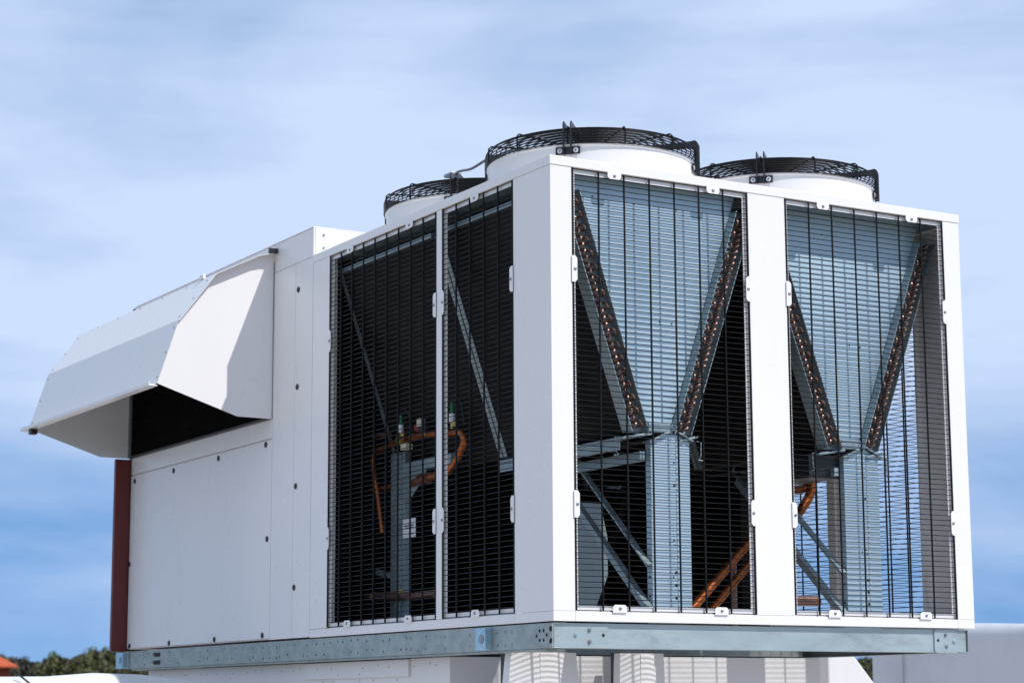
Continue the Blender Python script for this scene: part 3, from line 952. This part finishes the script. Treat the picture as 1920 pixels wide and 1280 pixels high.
# dark red end board
part('end_board', lambda b: b.box(-.098, .0, DL + .006, DL + .04, -.006, 1.183), REDP, .003, AH, label='dark red end board')
part('end_board', lambda b: b.box(.0003, W, DL + .006, DL + .045, -.004, 2.15), REDP, .003, AH, label='dark red end board')
# intake hood
Y0, Y1 = 2.889, 5.03
A_, B_, C_, D_, E_, F_, G_ = (0, 2.098), (-.107, 2.070), (-.355, 1.945), (-.547, 1.682), (-.659, 1.336), (-.201, 1.190), (0, 1.189)
hood = None
def sheet(pts0, t=.003):
    """thin sheet following profile points (x,z) between two y values"""
    pass
def strip(name, p, q, ya0, ya1, t=.0025, parent=None, lift=0.0, yb=None):
    """sheet between profile points p and q with near overhang ya0 (at p) / ya1 (at q)"""
    d = Vector((q[0] - p[0], 0, q[1] - p[1])).normalized()
    n = Vector((d.z, 0, -d.x))
    if n.z < 0 and abs(n.z) > .01: n = -n
    if n.x > 0 and abs(n.z) < .5: n = -n
    P = [Vector((p[0], ya0, p[1])), Vector((q[0], ya1, q[1])), Vector((q[0], yb or Y1, q[1])), Vector((p[0], yb or Y1, p[1]))]
    P = [v + n * lift for v in P]
    v = P + [v + n * t for v in P]
    b = MB(); b.add(v, [(0, 1, 2, 3), (4, 7, 6, 5), (0, 4, 5, 1), (1, 5, 6, 2), (2, 6, 7, 3), (3, 7, 4, 0)])
    return b
# the hood's largest sheet is the part, everything else hangs under it
hood = strip('rain_hood', D_, E_, Y0 - .008, Y0 - .004).build('rain_hood', WHITE, AH)
strip('', C_, D_, Y0 - .05, Y0 - .022).build('hood_sheet', WHITE, hood)
strip('', B_, C_, Y0 - .055, Y0 - .05).build('hood_sheet', WHITE, hood)
strip('', A_, B_, Y0 - .055, Y0 - .055).build('hood_sheet', WHITE, hood)
prof = [A_, B_, C_, D_, E_, F_, G_]
b = MB(); b.prism(prof, 1, Y0, Y0 + .003); b.build('cheek', WHITE, hood)
b = MB(); b.prism(prof, 1, Y1 - .003, Y1); b.build('cheek', WHITE, hood)
b = MB(); b.box(-.024, -.0005, Y1 - .016, Y1 - .0035, 1.195, 1.70); b.build('cheek_flange', GALV, hood, .001)
b = MB(); b.box(-.705, -.655, Y0 + .006, Y1 + .03, 1.322, 1.330); b.box(-.705, -.700, Y0 + .006, Y1 + .03, 1.3305, 1.343); b.build('drip_lip', WHITE, hood, .001)
for y in (Y0 + .03, Y1 - .14):
    if y < 4: continue
    b = MB(); b.box(-.692, -.650, y, y + .05, 1.290, 1.3215); b.build('lip_bracket', PLASTIC if y > 4 else WHITE, hood, .002)
b = MB(); b.box(-.05, -.004, Y0 - .062, Y0 - .035, 2.092, 2.120); b.build('end_stop', PLASTIC, hood, .002)
b = MB(); b.box(-.36, -.345, 3.02, 3.07, 1.9505, 1.975); b.build('end_stop', WHITE, hood, .002)
b = MB()
for p, q in ((C_, D_), (D_, E_)):
    d = Vector((q[0] - p[0], 0, q[1] - p[1])).normalized(); n = Vector((d.z, 0, -d.x))
    if n.x > 0: n = -n
    for y in (Y0 + .03, Y1 - .03):
        for t in (.1, .5, .9):
            c0 = Vector((p[0] * (1 - t) + q[0] * t, y, p[1] * (1 - t) + q[1] * t)) + n * .0025
            b.disc(c0, n, .0055, .002, 8, 0, .002)
    for i in range(1, 6):
        y = Y0 + (Y1 - Y0) * i / 6
        c0 = Vector((p[0] * .97 + q[0] * .03, y, p[1] * .97 + q[1] * .03)) + n * .0025
        if p == C_: b.disc(c0, n, .0055, .002, 8, 0, .002)
b.build('rivet', BOLT, hood, kind='stuff')
# intake: louvre wall with the opening's shade painted near-black, and insect screen
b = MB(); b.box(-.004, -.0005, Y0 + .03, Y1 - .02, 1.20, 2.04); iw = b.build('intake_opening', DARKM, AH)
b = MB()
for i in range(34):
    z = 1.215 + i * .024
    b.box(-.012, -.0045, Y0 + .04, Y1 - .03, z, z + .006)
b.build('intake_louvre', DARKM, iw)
b = MB(); b.box(-.020, -.0005, Y0 + .005, Y1 - .02, 1.189, 1.199); b.build('intake_sill', STEELB, AH)

# ------------------------------------------------------------------ curbs, dark gap posts and ducts under the unit
b = MB()
b.prism([(.10, 1.076), (.395, 1.076), (.395, 1.30), (2.22, 1.30), (2.22, 4.90), (.10, 4.90)], 2, GZ, -.1225)
cb = b.build('support_curb', WHITE2, None, .003)
tag(cb, 'white sheet metal curb carrying the galvanised rails under the air handler', 'support')
b = MB(); b.box(.086, .0995, 1.46, 2.62, -.208, -.126); b.build('cover_strip', WHITE2, cb, .002)
b = MB()
for i in range(26):
    y = 1.12 + 3.6 * (i + random.random()) / 26
    b.disc((.0997 if y > 2.62 or y < 1.46 else .0857, y, random.choice((-.15, -.16, -.19))), (-1, 0, 0), .0042, .001, 8)
for y in (1.6, 1.85, 2.0, 2.3, 2.42):
    b.disc((.0995, y, -.222), (-1, 0, 0), .0045, .001, 8); b.disc((.0995, y, -.24), (-1, 0, 0), .004, .001, 8)
b.build('screw', BOLT, cb, kind='stuff')
for i, (x, y, lb) in enumerate(((.099, .56, 'black post added for the dark gap beside the white curb'), (.680, .56, 'black post added for the dark gap between the two pale curved ducts'))):  # black posts added to draw the dark gaps below the rail
    b = MB(); b.box(x, x + .038, y, y + .05, GZ + .012, -.113); b.box(x - .02, x + .058, y - .02, y + .07, GZ, GZ + .0115); tag(b.build('gap_post', STEELB, None, .002), lb, 'dark gap post', 'black gap posts under the base frame')
for x, y in ((2.24, .3), (.03, .45)):
    pass
def curved_duct(x0, x1, y0, depth, bow, flare, label):
    """upright duct with a bowed front skin that widens downwards"""
    n = 10
    v, f = [], []
    for j, z in enumerate((-.118, -.5, -1.1, GZ)):
        fl = flare * (-.118 - z)
        for i in range(n + 1):
            t = i / n
            v.append((x0 - fl + (x1 - x0 + 2 * fl) * t, y0 - bow * math.sin(math.pi * t) - fl * .2, z))
        for i in range(n + 1):
            t = 1 - i / n
            v.append((x0 - fl + (x1 - x0 + 2 * fl) * t, y0 + depth + fl * .2, z))
    m = 2 * (n + 1)
    for j in range(3):
        for i in range(m):
            i2 = (i + 1) % m
            f.append((j * m + i, (j + 1) * m + i, (j + 1) * m + i2, j * m + i2))
    f.append(list(range(m))); f.append([3 * m + i for i in range(m)][::-1])
    b = MB(); b.add(v, f, 0, True)
    o = b.build('supply_duct', WHITE2, None)
    tag(o, label, 'duct', 'white ducts below the condenser')
    for k in (.38,):
        xs = x0 + (x1 - x0) * k
        b = MB(); b.box(xs, xs + .006, y0 - bow * math.sin(math.pi * k) - .0035, y0 - bow * math.sin(math.pi * k) + .002, -.8, -.12); b.build('seam', WHITE2, o)
    return o
curved_duct(.065, .40, .46, .05, .035, .10, 'pale curved duct below the base frame corner beside the dark gap')
curved_duct(.635, .87, .46, .05, .030, .04, 'narrow pale curved duct between the dark gap and the flat plenum')
b = MB(); b.prism([(.42, .68), (1.95, .68), (1.95, .80), (.42, .80)], 2, GZ, -.126)
pl = b.build('duct_plenum', WHITE2, None, .003); tag(pl, 'flat white plenum wall standing behind the curved ducts under the unit', 'duct')
# flared transition duct to the right, sunlit
b = MB()
b.prism([(3.31, GZ), (4.75, GZ), (4.15, -.80), (3.70, -.27), (3.52, -.075), (3.46, -.05), (3.31, -.05)], 1, 2.3, 2.95)
o = b.build('transition_duct', WHITE2, None, .012); tag(o, 'bright white flared duct with a sloping side beside the wooded gap', 'duct')
# long wrapped duct on the far right
def round_duct(name, mat_, x, y0, y1, zt_, w, label):
    prof = []
    h = zt_ - GZ
    r = .16
    prof = [(x, GZ), (x - .05, GZ + h * .3), (x - .03, zt_ - r * 1.6)]
    for k in range(7):
        a = math.pi - k * math.pi / 12
        prof.append((x + r * .9 + r * math.cos(a), zt_ - r + r * math.sin(a)))
    prof += [(x + w, zt_ - .05), (x + w, GZ)]
    v, f = [], []
    n = len(prof); NY = 14
    for j in range(NY + 1):
        y = y0 + (y1 - y0) * j / NY
        dz = .016 * math.sin(j * 1.7) + .01 * math.sin(j * 3.1)
        for i, (px, pz) in enumerate(prof):
            e = (0 if pz < GZ + .1 else dz)
            v.append((px + (.012 * math.sin(j * 2.3 + i) if pz > GZ + .1 else 0), y, pz + e))
    for j in range(NY):
        for i in range(n):
            i2 = (i + 1) % n
            f.append((j * n + i, j * n + i2, (j + 1) * n + i2, (j + 1) * n + i))
    f.append(list(range(n))[::-1]); f.append([NY * n + i for i in range(n)])
    b = MB(); b.add(v, f, 0, True)
    o = b.build(name, mat_, None)
    return o
o = round_duct('wrapped_duct', TANKM, 9.0, 2.0, 8.62, .385, 1.6, '')
tag(o, 'long grey wrapped duct with a rounded sunlit top beyond the unit', 'duct')
b = MB(); b.box(8.945, 8.975, 8.16, 8.175, GZ, .15); b.build('seam', TANKM, o)
# membrane covered duct low on the left
v, f = [], []
NX = 22
prof = [(2.85, GZ), (2.80, -.9), (2.80, -.40)]
for k in range(9):
    a = math.pi - k * math.pi / 8
    prof.append((3.05 + .25 * math.cos(a), -.33 + .15 * math.sin(a)))
prof += [(3.30, -.40), (3.30, GZ)]
n = len(prof)
for j in range(NX + 1):
    x = -6.0 + 5.60 * j / NX
    t = j / NX
    drop = .0 if t < .97 else ((t - .97) / .03) ** 2 * .03
    wv = .010 * math.sin(j * 1.3) + .006 * math.sin(j * 2.9 + 1) - .012 * (1 - t)
    for i, (py, pz) in enumerate(prof):
        top = pz > -.5
        v.append((x, py + (.008 * math.sin(j * 1.9 + i) if top else 0), pz + ((wv - drop) if top else 0)))
for j in range(NX):
    for i in range(n):
        i2 = (i + 1) % n
        f.append((j * n + i, (j + 1) * n + i, (j + 1) * n + i2, j * n + i2))
f.append(list(range(n))); f.append([NX * n + i for i in range(n)][::-1])
b = MB(); b.add(v, f, 0, True)
md = b.build('membrane_duct', MEMB, None, 0)
tag(md, 'low white membrane covered duct crossing in front of the air handler', 'duct')
b = MB(); b.tube([(-1.35, 2.92, -.176), (-1.30, 2.84, -.235), (-1.28, 2.785, -.35), (-1.29, 2.78, -.6)], .005, 6)
o = b.build('thin_cable', PLASTIC, None); tag(o, 'thin black cable hanging over the white membrane', 'cable')

# ------------------------------------------------------------------ house
HX, HY = 65.6, 234.2
hs = thing('red_roofed_house', 'red house with an orange hipped roof below the wooded hill', 'house', (HX, HY, -10))
zE = 4.45
b = MB(); b.box(HX - 4.6, HX + 4.6, HY - 3, HY + 3, -10, zE - .1); b.build('wall', HOUSEW, hs)
b = MB()
e = 5.35; ey = 3.7
v = [(HX - e, HY - ey, zE), (HX + e, HY - ey, zE), (HX + e, HY + ey, zE), (HX - e, HY + ey, zE), (HX - 1.4, HY, zE + 2.6), (HX + 1.4, HY, zE + 2.6),
     (HX - e, HY - ey, zE - .18), (HX + e, HY - ey, zE - .18), (HX + e, HY + ey, zE - .18), (HX - e, HY + ey, zE - .18)]
b.add(v, [(0, 1, 5, 4), (1, 2, 5), (2, 3, 4, 5), (3, 0, 4), (6, 7, 1, 0), (7, 8, 2, 1), (8, 9, 3, 2), (9, 6, 0, 3), (9, 8, 7, 6)])
b.build('roof', TILE, hs)
for dx in (-2.6, 0, 2.6):
    b = MB(); b.box(HX + dx - .5, HX + dx + .5, HY - 3.08, HY - 3.005, 1.6, 3.0); w_ = b.build('window', GLASS, hs)
    b = MB(); b.box(HX + dx - .6, HX + dx + .6, HY - 3.12, HY - 3.09, 1.45, 1.58); b.build('sill', WHITE2, w_)

# ------------------------------------------------------------------ trees on the ridge
def crown_mesh(seed, hgt, rr, nleaf):
    rng = random.Random(seed)
    b = MB()
    cl = []
    for i in range(9):
        a = rng.uniform(0, 6.28); q = rng.uniform(0, .62) * rr
        cl.append((q * math.cos(a), q * math.sin(a), hgt * rng.uniform(.42, .88), rr * rng.uniform(.32, .55)))
    for i in range(nleaf):
        c = rng.choice(cl)
        d = Vector((rng.gauss(0, 1), rng.gauss(0, 1), rng.gauss(0, 1))).normalized() * c[3] * rng.uniform(.55, 1.05)
        p = Vector(c[:3]) + d
        s = rng.uniform(.16, .42)
        u = Vector((rng.gauss(0, 1), rng.gauss(0, 1), rng.gauss(0, 1))).normalized()
        w = u.cross(Vector((rng.gauss(0, 1), rng.gauss(0, 1), rng.gauss(0, 1)))).normalized()
        b.add([p - u * s, p + w * s * .7, p + u * s, p - w * s * .7], [(0, 1, 2, 3)])
    return b
def trunk_mb(hgt, rng):
    b = MB()
    b.tube([(0, 0, -.6), (.05, 0, hgt * .3), (-.05, .05, hgt * .7)], [.28, .2, .08], 7)
    for i in range(4):
        a = rng.uniform(0, 6.28); z = hgt * rng.uniform(.3, .5)
        b.tube([(0, 0, z), (1.0 * math.cos(a), 1.0 * math.sin(a), z + hgt * .2)], [.12, .04], 5)
    return b
protos = []
for k in range(5):
    hgt = (8.5, 7.5, 9.0, 7.0, 8.0)[k]
    t_o = trunk_mb(hgt, random.Random(k)).build('trunk', TRUNK, None)
    c_o = crown_mesh(k + 3, hgt, (3.6, 3.0, 3.3, 2.8, 3.4)[k], 620).build('crown', LEAF[0], None)
    tw, cw = WORLD[t_o.name].copy(), WORLD[c_o.name].copy()
    protos.append((t_o.data, tw, c_o.data, cw))
    bpy.data.objects.remove(t_o); bpy.data.objects.remove(c_o)
leafmesh = {}
def tree(az, d, pk, kind, s, label):
    td, tw, cd, cw = protos[pk]
    key = (pk, kind)
    if key not in leafmesh:
        m = cd.copy(); m.materials.clear(); m.materials.append(LEAF[kind]); leafmesh[key] = m
    z = hill_h(az, d) - .6
    r = thing('deciduous_tree', label, 'tree', (CX + math.cos(rad(az)) * d, CY + math.sin(rad(az)) * d, z), 'trees on the wooded ridge')
    for nm, me, w in (('trunk', td, tw), ('crown', leafmesh[key], cw)):
        o = bpy.data.objects.new(nm, me); COL.objects.link(o); o.parent = r; o.location = w
    r.scale = (s, s, s); r.rotation_euler = (0, 0, az * 40)
TREES = [(72.78, 2, 0, .80, 'brown bare treetop at the left edge of the photo above the red house'),
         (72.52, 2, 1, .88, 'second brown bare tree, just past the right eave of the red house'),
         (72.22, 2, 2, .76, 'thin grey brown tree rising as a small peak between two brown trees'),
         (71.92, 1, 3, .80, 'low olive tree in the dip of the skyline beside the bright green crown'),
         (71.48, 0, 0, .86, 'bright green tree in spring leaf, the brightest crown of the wood'),
         (71.10, 3, 1, .82, 'yellow green tree directly to the right of the brightest crown'),
         (70.80, 1, 4, .84, 'dark olive tree where the skyline steps up toward the red board'),
         (70.50, 3, 2, .80, 'yellow olive tree on top of the high part of the ridge'),
         (70.18, 1, 0, .84, 'broad olive tree second from the dark red end board'),
         (69.86, 3, 4, .82, 'yellow green tree right beside the dark red end board'),
         (50.35, 1, 1, .80, 'olive brown tree in the gap left of the pole behind the flared duct'),
         (49.92, 2, 3, .84, 'brown bare tree in the gap beside the grey wrapped duct')]
for az, kind, pk, sc_, lb in TREES:
    tree(az, 585, pk, kind, sc_, lb)
rg = random.Random(21)
# the rest of the wood reads as one mass
b = MB()
for i in range(46000):
    t = rg.choice((rg.uniform(69, 74), rg.uniform(49, 52), rg.uniform(30, 95), rg.uniform(30, 95), rg.uniform(30, 95))); d = rg.uniform(480, 600)
    p = Vector((CX + math.cos(rad(t)) * d, CY + math.sin(rad(t)) * d, hill_h(t, d) + rg.uniform(0, 5.4) * min(1, (d - 470) / 60)))
    s = rg.uniform(.4, 1.0) if (69 < t < 74 or 49 < t < 52) else rg.uniform(.9, 1.7)
    u = Vector((rg.gauss(0, 1), rg.gauss(0, 1), rg.gauss(0, 1))).normalized()
    w = u.cross(Vector((rg.gauss(0, 1), rg.gauss(0, 1), rg.gauss(0, 1)))).normalized()
    b.add([p - u * s, p + w * s * .7, p + u * s, p - w * s * .7], [(0, 1, 2, 3)], 1 if (t > 71.9 or rg.random() < .35) else 0)
o = b.build('forest', [LEAF[1], LEAF[2]], None); o['kind'] = 'stuff'; o['label'] = 'mixed olive and brown woodland covering the ridge'

pd_ = 300.0; pa_ = rad(50.02)
b = MB(); q = (CX + math.cos(pa_) * pd_, CY + math.sin(pa_) * pd_)
b.tube([(q[0], q[1], -10), (q[0], q[1], 7.4)], [.16, .10], 8); o = b.build('utility_pole', TRUNK, None)
tag(o, 'thin brown pole standing in the wooded gap beside the grey wrapped duct', 'pole')
